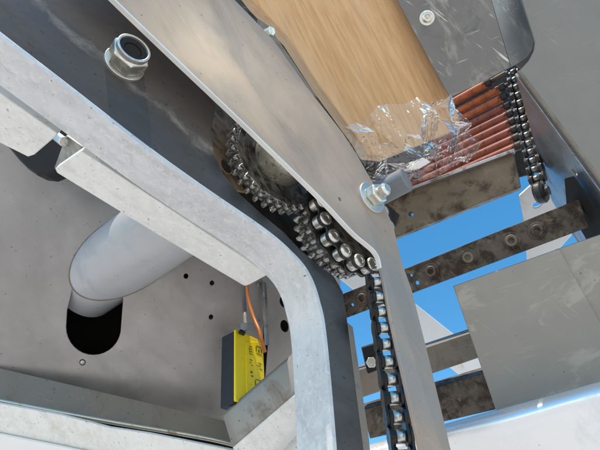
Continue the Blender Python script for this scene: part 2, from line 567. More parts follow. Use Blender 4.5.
# ================================================================== dark angle frame (left), web + flange
SA = -0.2495
webpx_out = [(-40, 5), (0, 37), (60, 83), (147, 150), (200, 188), (250, 222), (272, 238), (288, 252), (302, 267), (311, 283), (317, 302), (322, 325), (328, 385), (337, 500)]
webpx_in = [(371, 500), (364, 450), (355, 380), (347, 317), (343, 292), (334, 276), (318, 264), (301, 250), (285, 233), (262, 214), (240, 194), (224, 175), (214, 152), (211, 132), (215, 112), (216, 104), (170, 40), (130, -20), (90, -60)]
t = thing('angle_frame', hit(200, 188, station(SA), N), 'stained angle steel frame, web painted dark and lower flange bright for reflections, curving from diagonal to vertical', 'frame')
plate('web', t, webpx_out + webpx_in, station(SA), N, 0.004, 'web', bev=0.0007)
# flange: follows the outer edge of the web and runs away from the viewer along the shafts
edge = [hit(x, y, station(SA), N) for x, y in webpx_out]
fine = spline(edge, 6)
bm = bmesh.new()
rows = []
FW = 0.037
for i, p in enumerate(fine):
    tg = (fine[min(i + 1, len(fine) - 1)] - fine[max(i - 1, 0)]).normalized()
    out = N.cross(tg).normalized()
    if out.z < 0:
        out = -out
    q = p + out * 0.0006
    rows.append([bm.verts.new(q + N * 0.0004), bm.verts.new(q - N * FW), bm.verts.new(q - N * FW - out * 0.004), bm.verts.new(q + N * 0.0004 - out * 0.004)])
for a, b in zip(rows, rows[1:]):
    for k in range(4):
        bm.faces.new((a[k], a[(k + 1) % 4], b[(k + 1) % 4], b[k]))
bm.faces.new(rows[0])
bm.faces.new(rows[-1])
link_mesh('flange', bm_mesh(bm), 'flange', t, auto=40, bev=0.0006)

# ------------------------------------------------------------------ white strips under the flange
a0 = hit(0, 89, station(SA - FW - 0.003), N)
a1 = hit(200, 224, station(SA - FW - 0.003), N)
ed = (a1 - a0).normalized()
sn = N.cross(ed).normalized()
if sn.z < 0:
    sn = -sn
spt = a0 - sn * 0.006
t = thing('strip_bar', hit(20, 110, spt, sn), 'short white flat bar end at the left edge above black rubber stop', 'bar', 'white bars under the angle frame')
plate('bar', t, [(-40, 65.5), (0, 93.5), (57, 133.5), (55, 137), (34, 155), (28, 157), (0, 143), (-40, 116)], spt, sn, 0.008, 'strip', bev=0.0008)
t = thing('strip_bar', hit(160, 220, spt, sn), 'long white flat bar with worn end lying under the bright flange', 'bar', 'white bars under the angle frame')
b = plate('bar', t, [(81, 151), (100, 163), (200, 229), (267, 273.5), (271, 273), (249, 285), (244, 286), (160, 236), (57, 173), (55, 169)], spt, sn, 0.006, 'strip', bev=0.0008)
plate('gap_shade', t, [(84, 144), (100, 152), (200, 218), (262, 262), (258, 274), (200, 235), (100, 168), (84, 158)], spt - sn * 0.008, sn, 0.002, 'dark')  # dark plate standing in for shade between flange and bar
# black rubber stop between the bars
t = thing('rubber_stop', P(45, 155, 0.40), 'black rubber stop clamped between the two white bars', 'rubber stop')
rp, rn = plane3((10, 150, 0.425), (80, 160, 0.415), (40, 110, 0.43))
plate('pad', t, [(-30, 120), (0, 140), (8, 148), (18, 160), (26, 168), (36, 175), (46, 176), (56, 172), (64, 150), (70, 138), (62, 122), (20, 95), (-30, 80)], rp, rn, 0.02, 'black', bev=0.003, seg=3)
rp2, rn2 = plane3((55, 140, 0.395), (72, 145, 0.385), (60, 170, 0.40))
plate('clip', t, [(66, 135), (83, 147), (56, 170), (54, 168)], rp2, rn2, 0.003, 'galv')
cyl('pin', t, P(55, 135, 0.40), P(64, 142, 0.385), 0.004, 'zincd')

# ================================================================== brushed plate (centre)
SB = -0.2235
bl = [(60, -55), (115, 0), (170, 53), (230, 110), (282, 160), (320, 197), (352, 231), (366, 243), (374, 250), (379, 258), (381, 268), (385, 285), (391, 318), (399, 354), (421, 450), (434, 505)]
br = [(464, 505), (451, 450), (431, 366), (412, 290), (403, 265), (398, 246), (394, 228), (386, 209), (373, 183), (358, 156), (343, 133), (307, 87), (272, 38), (235, 0), (195, -50)]
t = thing('brushed_plate', hit(250, 80, station(SB), N), 'wide brushed steel plate running diagonally across the middle, narrowing to a vertical leg', 'plate')
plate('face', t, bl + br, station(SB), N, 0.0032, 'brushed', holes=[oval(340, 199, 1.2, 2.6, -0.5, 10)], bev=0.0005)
bm = bmesh.new()
rows = []
fine = spline([hit(x, y, station(SB), N) for x, y in bl[:11]], 5)
for i, p in enumerate(fine):
    tg = (fine[min(i + 1, len(fine) - 1)] - fine[max(i - 1, 0)]).normalized()
    out = N.cross(tg).normalized()
    if out.z < 0:
        out = -out
    q = p + out * 0.0008
    rows.append([bm.verts.new(q + N * 0.0003), bm.verts.new(q - N * 0.0036), bm.verts.new(q - N * 0.0036 - out * 0.0014), bm.verts.new(q + N * 0.0003 - out * 0.0014)])
for a, b in zip(rows, rows[1:]):
    for k in range(4):
        bm.faces.new((a[k], a[(k + 1) % 4], b[(k + 1) % 4], b[k]))
bm.faces.new(rows[0])
bm.faces.new(rows[-1])
link_mesh('edge_highlight', bm_mesh(bm), 'edge', t, auto=40)  # pale strip: highlight of the left edge put into colour
# little fittings in the gap along its right edge
t = thing('slotted_bracket', P(272, 45, 0.47), 'small slotted steel bracket in the gap beside the cardboard', 'bracket')
rp, rn = plane3((262, 30, 0.45), (300, 80, 0.45), (280, 40, 0.455))
plate('tongue', t, [(258, 18), (268, 25), (276, 36), (300, 72), (318, 98), (308, 92), (285, 62), (262, 32)], rp, rn, 0.004, 'rail')
cyl('screw', t, P(266, 34, 0.445), P(272, 31, 0.438), 0.0045, 'zinc', seg=6)

# ------------------------------------------------------------------ bolts
pw = hit(371, 198, station(SB), N)
t = thing('hex_bolt', pw, 'bright zinc hex bolt with broad washer on the right edge of the brushed plate', 'bolt')
ring('washer', t, pw, N, 0.004, 0.0150, 0.0022, 'zincd')
hexa('head', t, pw + N * 0.0022, N, 0.0165, 0.009, 'zinc', rot=0.25)
cyl('shank', t, pw + N * 0.0112, pw + N * 0.0195, 0.0058, 'zinc', ch=0.002)
c0 = P(373, 197, 0.475)
t = thing('spacer_rod', c0, 'plain grey round spacer rod sticking out behind the zinc bolt', 'rod')
cyl('rod', t, c0, c0 + (P(407, 179, 0.458) - c0), 0.0122, 'spacer', ch=0.0012, seg=40)

pn = hit(124, 65, station(SA), N)
t = thing('lock_nut', pn, 'large zinc lock nut with black insert on the dark frame', 'nut')
ring('washer', t, pn, N, 0.006, 0.0140, 0.0024, 'zincd')
hexa('hexagon', t, pn + N * 0.0026, N, 0.0235, 0.0125, 'zinc', rot=0.45)
ring('collar', t, pn + N * 0.0151, N, 0.0097, 0.0114, 0.0036, 'zincd')
ring('insert', t, pn + N * 0.0140, N, 0.0060, 0.0098, 0.0026, 'black')
cyl('bore_shade', t, pn + N * 0.004, pn + N * 0.0156, 0.0062, 'dark')  # end painted dark to look like the shaded bore

# ================================================================== gears
C1 = P(276, 163, 0.42)
SG = C1.dot(N)
C2 = hit(337, 231, station(SG), N)


def gear(name, c, r_tip, teeth, face, label, phase=0.0, hub=None):
    t = thing(name, c, label, 'gear', 'greasy meshing gears')
    h = 0.0048
    rr = r_tip - h
    link_mesh('disc', lathe_mesh(c, N, [(-face / 2 + .0006, 0.004), (-face / 2, rr - .001), (-face / 2 + .001, rr), (face / 2 - .001, rr), (face / 2, rr - .001), (face / 2, rr - .006),
              (face / 2 - .002, rr - .008), (face / 2 - .002, 0.004)], 64), 'gear', t, auto=35)
    if hub:
        for r0, r1, s in hub:
            ring('hub', t, c + N * (face / 2 - .003), N, r0, r1, s, 'hub', seg=40, ch=0.001)
    # one tooth, shared
    w = math.pi * 2 * rr / teeth
    prof = [(-0.0005, -w * .36), (h * .5, -w * .27), (h, -w * .15), (h, w * .15), (h * .5, w * .27), (-0.0005, w * .36)]
    bm = bmesh.new()
    rows = [[bm.verts.new((x, y, s)) for x, y in prof] for s in (-face / 2, face / 2)]
    n = len(prof)
    for i in range(n):
        bm.faces.new((rows[0][i], rows[0][(i + 1) % n], rows[1][(i + 1) % n], rows[1][i]))
    bm.faces.new(rows[0])
    bm.faces.new(rows[1])
    me = bm_mesh(bm, 'tooth')
    me.materials.append(M['tooth'])
    for i in range(teeth):
        a = phase + 2 * math.pi * i / teeth
        x = U * math.cos(a) + V * math.sin(a)
        o = shared('tooth', me, t, basis(x, N.cross(x), N, c + x * rr))
        bv = o.modifiers.new('bevel', 'BEVEL')
        bv.width = 0.0004
        bv.segments = 1
    return t


g1 = gear('spur_gear', C1, 0.0490, 32, 0.012, 'larger greasy gear with pale hub, in the cutout between the two plates', 0.03, hub=[(0.0165, 0.0255, 0.031)])
# shaft inside the first gear's hub
cyl('shaft', g1, C1 - N * 0.03, C1 + N * 0.016, 0.0163, 'rusty')
g2 = gear('spur_gear', C2, 0.0440, 28, 0.021, 'smaller dark gear next to the bright chain rollers', 0.10)

# ------------------------------------------------------------------ roller chains
def obround(L, r, waist, n=10):
    pts = []
    for i in range(n + 1):
        a = -math.pi / 2 + math.pi * i / n
        pts.append((L / 2 + r * math.cos(a), r * math.sin(a)))
    pts.append((0, waist))
    for i in range(n + 1):
        a = math.pi / 2 + math.pi * i / n
        pts.append((-L / 2 + r * math.cos(a), r * math.sin(a)))
    pts.append((0, -waist))
    return pts


def chain(name, joints, axis, label, group, rr=0.0051, rw=0.0096, pr=0.0068, mats=('roller', 'link'), strands=1, cat='chain', near=True, pt=0.0016):
    t = thing(name, joints[0], label, cat, group)
    axis = axis.normalized()
    L = (joints[1] - joints[0]).length
    pm = plate_mesh([Vector((x, y, 0)) for x, y in obround(L, pr, pr * .72)], [], Vector((0, 0, pt)))
    pm.materials.append(M[mats[1]])
    sm = plate_mesh([Vector((x, y, 0)) for x, y in obround(L, rr * 1.1, rr * .55)], [], Vector((0, 0, 0.0016)))
    sm.materials.append(M[mats[1]])
    rm = lathe_mesh(Vector((0, 0, -rw / 2)), Vector((0, 0, 1)), [(0, 0), (0, rr - .0012), (.0012, rr), (rw - .0014, rr), (rw - .0004, rr - .0008), (rw, rr - .0022), (rw, rr * .45), (rw - .0006, rr * .4), (rw - .0006, 0)], 20, up=Vector((1, 0, 0)))
    rm.materials.append(M[mats[0]])
    rm.polygons.foreach_set('use_smooth', [True] * len(rm.polygons))
    rm.set_sharp_from_angle(angle=R(40))
    q = rw / 2 + (0.0048 if near else -0.0008)
    nm = lathe_mesh(Vector((0, 0, -q)), Vector((0, 0, 1)), [(0, 0), (0, .0019), (.0005, .0024), (2 * q - .0005, .0024), (2 * q, .0019), (2 * q, 0)], 12, up=Vector((1, 0, 0)))
    nm.materials.append(M['zincd'])
    for s in range(strands):
        off = axis * (s * (rw + 0.0075))
        for i, p in enumerate(joints):
            shared('roller', rm, t, basis(*frame_of(axis), p + off))
            shared('pin', nm, t, basis(*frame_of(axis), p + off))
            if i + 1 < len(joints):
                d = joints[i + 1] - p
                x, y, z = frame_of(axis, d)
                mid = (p + joints[i + 1]) / 2 + off
                g = rw / 2 + (0.0004 if i % 2 else 0.0006 + pt)
                for sg in ((g, -g - pt) if near else (-g - pt,)):
                    shared('link_plate', pm, t, basis(x, y, z, mid + z * sg))
                if not near:
                    shared('link_plate', sm, t, basis(x, y, z, mid + z * (rw / 2 - 0.0035 - (0.0018 if i % 2 else 0))))
    return t


PITCH = 0.015875
NT = 17
RS = PITCH / (2 * math.sin(math.pi / NT))
CS = C2 + N * 0.0235
# sprocket disc under the wrapped chain
t = thing('chain_sprocket', CS, 'dark sprocket carrying the wrapped chain, mostly hidden by the brushed plate', 'sprocket')
link_mesh('disc', lathe_mesh(CS - N * 0.004, N, [(0, 0), (0, RS - .006), (.001, RS - .0055), (.007, RS - .0055), (.008, RS - .006), (.008, 0)], 48), 'gear', t, auto=35)
cyl('hub', t, C2 + N * 0.006, CS - N * 0.003, 0.016, 'link')
A0 = math.atan2(-0.92, -0.42)
joints = []
for i in range(12):
    a = R(-155 + 0) + 2 * math.pi * i / NT
    joints.append(CS + (U * math.cos(a) + V * math.sin(a)) * RS)
chain('roller_chain', joints, N, 'bright rollers of the chain wrapped round the sprocket beside the small gear', 'drive chains', rr=0.0060, rw=0.0130, near=False)
# hanging strand, coming nearer as it goes down
h0, h1 = P(370, 243, 0.50), P(407, 480, 0.375)
dirn = (h1 - h0).normalized()
nl = int((h1 - h0).length / PITCH)
axh = Vector((0.95, 0.28, -0.22))
axh = (axh - dirn * axh.dot(dirn)).normalized()
chain('roller_chain', [h0 + dirn * PITCH * i + V * 0.0012 * math.sin(i * 0.5) for i in range(nl + 1)], axh,
      'greasy roller chain hanging down along the left of the vertical plate leg', 'drive chains', rr=0.0058, rw=0.0092, pr=0.0080, pt=0.0024)

# ------------------------------------------------------------------ greasy plate behind the gears
SI = SG - 0.034
t = thing('backing_plate', hit(230, 150, station(SI), N), 'grimy brown plate behind the gears, seen through the cutout', 'plate')
plate('face', t, [(190, 70), (260, 90), (400, 215), (388, 246), (362, 250), (348, 262), (330, 275), (310, 270), (270, 250), (205, 190), (185, 130)], station(SI), N, 0.004, 'grease_shade')
rp, rn = station(SG - 0.014), N
t = thing('edge_plate', hit(215, 130, rp, rn), 'tan worn plate edge left of the large gear', 'plate')
plate('face', t, [(196, 92), (214, 100), (236, 124), (236, 150), (234, 172), (246, 192), (225, 188), (200, 160)], rp, rn, 0.003, 'tan', holes=[oval(227, 166, 4.5, 8, -0.5, 16)])
# brown strip behind the vertical leg of the angle frame
rp, rn = plane3((350, 325, 0.40), (365, 440, 0.37), (330, 380, 0.38))
t = thing('brown_strip', P(358, 400, 0.40), 'narrow brown steel strip behind the vertical leg of the dark frame', 'strip')
plate('strip', t, [(335, 318), (347, 322), (353, 327), (369, 437), (372, 470), (350, 470)], rp, rn, 0.004, 'barmid')

# ================================================================== left: stainless wall with slot
wp, wnm = plane3((0, 200, 0.52), (300, 300, 0.60), (60, 400, 0.52))
slot = [(72, 290), (78, 275), (90, 268), (112, 268), (122, 278), (123, 300), (121, 326)]
slot += [(93.5 + 27.5 * math.cos(k_ * math.pi / 16), 327 + 28 * math.sin(k_ * math.pi / 16)) for k_ in range(1, 17)] + [(67, 310)]
t = thing('stainless_wall', P(40, 330, 0.53), 'large dull stainless sheet with slot hole, behind the grey tube', 'sheet')
holes = [slot, oval(82.5, 362.5, 3, 3, 0, 14)]
for x, y in ((212, 283), (211, 317), (186, 276)):
    holes.append(oval(x, y, 2.3, 2.6, 0, 12))
plate('sheet', t, [(-60, 60), (40, 90), (150, 160), (258, 240), (264, 290), (263, 345), (255, 400), (240, 450), (-60, 420)], wp, wnm, 0.003, 'wall', holes=holes, bev=0.0006)
# added dark box keeping sky and side light out of the slot
bp = wp - wnm * 0.11
o = plate('light_stop_back', t, [(-60, 60), (150, 160), (255, 250), (240, 450), (-60, 420)], bp, wnm, 0.002, 'dark')
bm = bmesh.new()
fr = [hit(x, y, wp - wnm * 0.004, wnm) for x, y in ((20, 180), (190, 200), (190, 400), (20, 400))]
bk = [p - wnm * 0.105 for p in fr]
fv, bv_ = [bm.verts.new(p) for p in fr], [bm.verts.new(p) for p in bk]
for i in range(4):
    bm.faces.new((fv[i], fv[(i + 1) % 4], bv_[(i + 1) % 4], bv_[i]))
link_mesh('light_stop_side', bm_mesh(bm), 'dark', t)
rv = hit(82.5, 362.5, wp - wnm * 0.001, wnm)
link_mesh('rivet', lathe_mesh(rv, wnm, [(-.001, 0), (-.001, .0026), (.0004, .0024), (.001, .0012), (.001, 0)], 16), 'zincd', t, auto=40)

# tube welded over the slot
tdir = Vector((0.80, 0.50, 0.36)).normalized()
tp = hit(131, 252, wp, wnm)
t = thing('grey_tube', tp, 'thick light grey painted tube sticking out of the stainless sheet', 'tube')
TL = 0.25
RT = 0.0435
me = lathe_mesh(tp - tdir * 0.085, tdir, [(0, RT - .004), (0, RT), (TL, RT), (TL, RT - .004), (0, RT - .004)], 72)
link_mesh('tube', me, 'tube', t, auto=40)
xw, yw, zw = frame_of(tdir)
wb = []
for k_ in range(61):
    q = tp + (xw * math.cos(k_ * math.pi / 30) + yw * math.sin(k_ * math.pi / 30)) * RT
    q = q + tdir * ((wp - q).dot(wnm) / tdir.dot(wnm))
    wb.append(q + wnm * 0.0006)
link_mesh('weld_bead', tube_mesh(wb, 0.0007, 8), 'rail', t, auto=60)

# second sheet with holes, right of the seam
t = thing('hole_sheet', P(280, 320, 0.58), 'narrow stainless sheet with oval holes beside the orange cable', 'sheet')
wp2 = wp + wnm * 0.004
plate('sheet', t, [(248, 230), (340, 280), (345, 420), (262, 420), (268, 345), (265, 290)], wp2, wnm, 0.003, 'wall',
      holes=[oval(283.5, 302, 3.6, 5.6, -0.35, 16), oval(284.5, 326, 4.0, 6.2, -0.2, 16), oval(258.5, 285, 1.8, 2.6, 0, 10), oval(260, 325, 2.4, 4, -.2, 12)])
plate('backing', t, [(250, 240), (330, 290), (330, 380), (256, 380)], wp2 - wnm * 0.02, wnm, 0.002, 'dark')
rp, rn = plane3((264, 290, 0.575), (268, 345, 0.56), (272, 300, 0.585))
plate('seam_strip', t, [(263.5, 282), (266.5, 283), (269.5, 345), (267, 345)], rp, rn, 0.004, 'galv')

# ------------------------------------------------------------------ safety switch
sd = 0.495
a, b2, c_ = P(235.5, 329, sd), P(262.5, 341, sd + .026), None
ex = (b2 - a)
r_ = P(235.5, 404, 1.0)
c_ = r_ * (ex.dot(a) / ex.dot(r_))
ey = (c_ - a)
ey = ey - ex.normalized() * ey.dot(ex.normalized())
en = ex.cross(ey).normalized()
if en.z < 0:
    en = -en
t = thing('safety_switch', c_, 'yellow and black safety switch with orange cable, behind the grey bracket', 'switch')
def quad_box(corners, back):
    bm = bmesh.new()
    f = [bm.verts.new(p) for p in corners]
    k = [bm.verts.new(p + back) for p in corners]
    bm.faces.new(f)
    bm.faces.new(k)
    for i in range(4):
        bm.faces.new((f[i], f[(i + 1) % 4], k[(i + 1) % 4], k[i]))
    return bm_mesh(bm)
left = -en * 0.021
yf = link_mesh('yellow_cover', quad_box([a, b2, b2 + ey * .96, a + ey * .96], left.normalized() * 0.003), 'yellow', t, bev=0.0012, seg=3)
ofs = left.normalized() * 0.003
link_mesh('black_body', quad_box([a + ofs + ey * .015, b2 + ofs, b2 + ofs + ey * .98, a + ofs + ey * .98], left - ofs), 'blackp', t, bev=0.001)
# step on the cover
link_mesh('cover_step', quad_box([a + ex * .34 + ey * .13 + en * .0015, b2 + ey * .03 - ex * .02 + en * .0015, b2 + ey * .94 - ex * .02 + en * .0015, a + ex * .34 + ey * .94 + en * .0015], -en * 0.002), 'yellow', yf, bev=0.0005)
def mark(u0, v0, u1, v1):
    um, vm = (u0 + u1) / 2, (v0 + v1) / 2
    v0, v1 = vm + (v0 - vm) * .6, vm + (v1 - vm) * .6
    u0, u1 = um + (u0 - um) * .8, um + (u1 - um) * .8
    o_ = a + en * .0018
    link_mesh('printed_mark', quad_box([o_ + ex * u0 + ey * v0, o_ + ex * u1 + ey * v0, o_ + ex * u1 + ey * v1, o_ + ex * u0 + ey * v1], -en * .0002), 'print', yf)
for k in range(4):
    mark(.44, .17 + k * .035, .56, .19 + k * .035)
mark(.44, .17, .46, .30)
mark(.68, .12, .92, .14); mark(.68, .12, .72, .24); mark(.76, .16, .84, .23); mark(.88, .12, .92, .24); mark(.68, .23, .92, .25)
mark(.44, .36, .56, .38); mark(.44, .40, .50, .42); mark(.50, .43, .56, .45)
mark(.46, .51, .55, .56); mark(.48, .57, .58, .60)
mark(.74, .36, .90, .375); mark(.70, .40, .86, .415); mark(.78, .44, .92, .455)
mark(.62, .60, .90, .62); mark(.62, .60, .66, .72); mark(.72, .64, .84, .74); mark(.86, .60, .90, .76); mark(.60, .75, .90, .77)
cp = P(246, 330, sd + .004)
ring('cable_gland', t, cp, (P(247, 322, sd + .006) - cp), 0.004, 0.0075, 0.007, 'spacer')
cyl('plug', t, P(239, 331, sd), P(245, 334, sd), 0.0024, 'black')
pts = spline([P(246, 270, sd + .07), P(247, 287, sd + .06), P(249, 302, sd + .05), P(254, 318, sd + .035), P(259, 330, sd + .02), P(262, 341, sd + .012), P(265, 352, sd + .012)], 8)
link_mesh('cable', tube_mesh(pts, 0.0020), 'orange_cable', t, auto=60)
pts = spline([P(243, 275, sd + .078), P(244, 300, sd + .07), P(245, 315, sd + .05), P(246, 329, sd + .008)], 8)
link_mesh('cable', tube_mesh(pts, 0.0024), 'spacer', t, auto=60)

# ------------------------------------------------------------------ folded bracket in front of the switch
t = thing('angled_bracket', P(225, 417, 0.44), 'dull grey speckled bracket with lower edge painted pale as lit, in front of the yellow switch', 'bracket')
for part_name, mt_, rows_px in (
        ('face', 'barmid', [((221, 416), (318, 333), 0.452), ((224, 417.5), (318, 336), 0.447), ((232, 444), (318, 370), 0.436), ((233, 447), (318, 374), 0.4345)]),
        ('bevel', 'strip', [((233, 447), (318, 374), 0.4345), ((235, 451), (318, 379), 0.4345), ((246, 464), (318, 394), 0.440), ((258, 478), (318, 409), 0.450)])):  # bevel given a paler colour for the light it catches from below
    bm = bmesh.new()
    grid = []
    for l, r_, dl in rows_px:
        p, q = P(*l, dl), P(*r_, dl)
        grid.append([bm.verts.new(p.lerp(q, k / 6)) for k in range(7)])
    for ra, rb in zip(grid, grid[1:]):
        for k in range(6):
            bm.faces.new((ra[k], ra[k + 1], rb[k + 1], rb[k]))
    o = link_mesh(part_name, bm_mesh(bm), mt_, t, auto=60)
    md = o.modifiers.new('solid', 'SOLIDIFY')
    md.thickness = 0.002
    md.offset = 0
t = thing('cream_panel', P(280, 440, 0.47), 'small cream panel corner under the folded bracket', 'panel')
rp, rn = plane3((270, 450, 0.462), (310, 410, 0.462), (310, 450, 0.455))
plate('panel', t, [(240, 480), (266, 450), (300, 421), (318, 405), (318, 480)], rp, rn, 0.003, 'strip')

# ------------------------------------------------------------------ bottom-left rail
t = thing('bottom_rail', P(100, 410, 0.47), 'brownish steel rail with shiny rolled lip along the bottom left', 'rail')
rp, rn = plane3((0, 370, 0.50), (230, 425, 0.50), (0, 402, 0.475))
plate('face', t, [(-60, 354), (0, 368), (200, 415), (226, 421), (236, 446), (200, 438), (100, 421), (0, 401), (-60, 388)], rp, rn, 0.003, 'rail')
lp = [hit(x, y, rp, rn) for x, y in ((-60, 388), (0, 401), (100, 420), (200, 437), (240, 446))]
link_mesh('lip', tube_mesh(spline(lp, 6), 0.0024), 'lip', t, auto=60)
t = thing('white_board', P(80, 430, 0.47), 'white board along the very bottom left under the rail', 'board')
rp, rn = plane3((0, 410, 0.462), (200, 450, 0.462), (0, 450, 0.472))
plate('panel', t, [(-60, 393), (0, 404), (60, 415), (110, 428), (150, 434), (235, 451), (250, 480), (-60, 480)], rp, rn, 0.003, 'strip')
plate('lower_step', t, [(-60, 425), (0, 435), (60, 447), (120, 460), (-60, 500)], rp + rn * 0.004, rn, 0.003, 'whitebeam')
t = thing('gap_shading', P(80, 420, 0.49), 'dark channel in the gap under the shiny rail lip', 'shading')
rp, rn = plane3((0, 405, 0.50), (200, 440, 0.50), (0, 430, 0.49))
plate('shading', t, [(-60, 380), (236, 436), (250, 470), (-60, 430)], rp, rn, 0.004, 'dark')  # dark sheet painted to stand in for shade in the gap

# ================================================================== cardboard box, film and galvanised plate (top)
cx, cn = plane3((320, 60, 0.56), (430, 80, 0.585), (380, 0, 0.575))
t = thing('cardboard_box', hit(360, 140, cx, cn), 'brown cardboard box with streaky grain behind the brushed plate', 'box')
plate('front', t, [(205, -60), (368, -60), (402, 0), (429, 50), (455, 104), (462, 128), (388, 158), (368, 156), (357, 138), (318, 84), (287, 36), (252, 0)], cx, cn, 0.03, 'card', bev=0.002)

gx, gn = plane3((400, 10, 0.565), (500, 20, 0.55), (450, 95, 0.565))
t = thing('galvanised_plate', hit(450, 90, gx, gn), 'scratched galvanised plate with rounded corner and one screw, right of the cardboard', 'plate')
plate('face', t, [(364, -60), (397, 0), (450, 98), (470, 88), (490, 78), (511, 67), (491, 0), (480, -60)], gx, gn, 0.0025, 'galv')
g2x, g2n = plane3((491, 0, 0.551), (511, 67, 0.553), (530, 30, 0.566))
plate('folded_flap', t, [(480, -60), (491.5, 0), (511.5, 67), (520, 62), (528, 56), (532, 50), (533.5, 42), (531, 33), (520, 0), (505, -60)], g2x, g2n, 0.0025, 'flap')
sp = hit(427, 18, gx, gn)
link_mesh('screw', lathe_mesh(sp, gn, [(0, 0), (0, .0088), (.0006, .0088), (.0012, .0072), (.0012, .0062), (.0042, .0056), (.0048, .0048), (.0048, .0034), (.0020, .003), (.0020, 0)], 28), 'zinc', t, auto=35)

# clear film: a crumpled sheet over the box end and the first rollers
t = thing('plastic_film', P(410, 150, 0.55), 'crumpled clear plastic film over the end of the cardboard box', 'plastic film')
random.seed(33)
corner = [P(343, 128, .535), P(450, 93, .548), P(480, 154, .590), P(372, 196, .558)]
fnn = (corner[1] - corner[0]).cross(corner[3] - corner[0]).normalized()
if fnn.z < 0:
    fnn = -fnn
GX, GY, SUBD = 9, 6, 9
node = {}
for j in range(GY + 1):
    for i in range(GX + 1):
        u = (i + (random.uniform(-.38, .38) if 0 < i < GX else random.uniform(-.3, .3))) / GX
        v = (j + (random.uniform(-.38, .38) if 0 < j < GY else random.uniform(-.45, .45))) / GY
        if j == 0:
            v -= 0.10 * math.sin(math.pi * min(max(u, 0), 1)) + random.uniform(-.05, .05)
        p = corner[0].lerp(corner[1], u).lerp(corner[3].lerp(corner[2], u), v)
        edge_k = 0.6 if i in (0, GX) or j in (0, GY) else 1.0
        node[i, j] = (p + fnn * (0.006 + edge_k * random.uniform(-0.0055, 0.0065) + 0.008 * math.sin(math.pi * min(max(u, 0), 1)) * math.sin(math.pi * min(max(v, 0), 1))))
bm = bmesh.new()
seen = {}


def fv_(p):
    k_ = (round(p.x, 6), round(p.y, 6), round(p.z, 6))
    if k_ not in seen:
        w_ = 0.0005 * math.sin(p.x * 900 + 3 * math.sin(p.y * 420)) * math.sin(p.y * 760 + 2 * math.sin(p.x * 510))
        seen[k_] = bm.verts.new(p + fnn * w_)
    return seen[k_]


for j in range(GY):
    for i in range(GX):
        q4 = [node[i, j], node[i + 1, j], node[i + 1, j + 1], node[i, j + 1]]
        tris = ((0, 1, 2), (0, 2, 3)) if random.random() < .5 else ((0, 1, 3), (1, 2, 3))
        for t3 in tris:
            A_, B_, C_ = (q4[k_] for k_ in t3)
            pt_ = lambda r_, c_: A_ + (B_ - A_) * (r_ - c_) / SUBD + (C_ - A_) * c_ / SUBD
            for r_ in range(SUBD):
                for c_ in range(r_ + 1):
                    f3 = [fv_(pt_(r_, c_)), fv_(pt_(r_ + 1, c_)), fv_(pt_(r_ + 1, c_ + 1))]
                    if len(set(f3)) == 3:
                        bm.faces.new(f3)
                    if c_ < r_:
                        f3 = [fv_(pt_(r_, c_)), fv_(pt_(r_ + 1, c_ + 1)), fv_(pt_(r_, c_ + 1))]
                        if len(set(f3)) == 3:
                            bm.faces.new(f3)
link_mesh('sheet', bm_mesh(bm), 'film', t, auto=16)

# ================================================================== roller bed (upper right)
ends = [(486, 84), (500, 89), (502, 98), (505, 107), (508, 115), (510, 123), (512, 131), (514, 139), (516, 147)]
NR = (N + Vector((0.05, -0.09, 0))).normalized()
for i, (x, y) in enumerate(ends):
    e = P(x, y, 0.670 - i * 0.007)
    nm_ = ['topmost orange roller of the bed, just under the galvanised plate', 'bright orange roller second from the top of the bed', 'orange roller third from the top of the bed',
           'dull red roller fourth from the top of the bed', 'dull red roller fifth from the top of the bed', 'red roller sixth from the top, partly under the film',
           'red roller seventh from the top, under the film edge', 'dark red roller second from the bottom of the bed', 'lowest dark red roller just above the stained beam'][i]
    t = thing('conveyor_roller', e, nm_, 'roller', 'rollers of the conveyor bed')
    s = e - NR * (0.115 if i < 5 else 0.20)
    cyl('sleeve', t, s, e, 0.0056, 'orange' if i < 3 else 'redroll', ch=0.001)
    cyl('axle', t, e, e + NR * 0.030, 0.0035, 'rusty')
    ring('bearing', t, e + NR * 0.001, NR, 0.003, 0.0058, 0.007, 'link')
t = thing('bed_shade_plate', P(450, 150, 0.75), 'dark plate added behind the orange rollers as shade in the gaps', 'plate')
rp, rn = plane3((440, 95, 0.76), (520, 80, 0.74), (450, 190, 0.72))
plate('plate', t, [(200, -60), (500, -60), (517, 66), (530, 120), (540, 172), (515, 178), (400, 215), (340, 190), (300, 120)], rp, rn, 0.004, 'grease_shade')  # added dark sheet: painted shade between the rollers and beside the box
# chain along the roller ends
k0, k1 = P(514, 72, 0.645), P(540, 190, 0.575)
dr = (k1 - k0).normalized()
ax2 = (NR - dr * NR.dot(dr)).normalized()
nl = int((k1 - k0).length / 0.0127)
chain('roller_chain', [k0 + dr * 0.0127 * i for i in range(nl + 1)], ax2, 'dark greasy chain driving the orange rollers at upper right', 'drive chains', rr=0.0045, rw=0.0085, pr=0.0064, mats=('gear', 'link'), pt=0.0022)

t = thing('idler_sprocket', k1, 'small dark sprocket at the lower end of the chain beside the rollers', 'sprocket')
ri = k1 + (k1 - k0).normalized() * 0.004
link_mesh('wheel', lathe_mesh(ri - ax2 * 0.006, ax2, [(0, 0), (0, .011), (.003, .0135), (.009, .0135), (.012, .011), (.012, .006), (.016, .006), (.016, 0)], 22), 'link', t, auto=35)
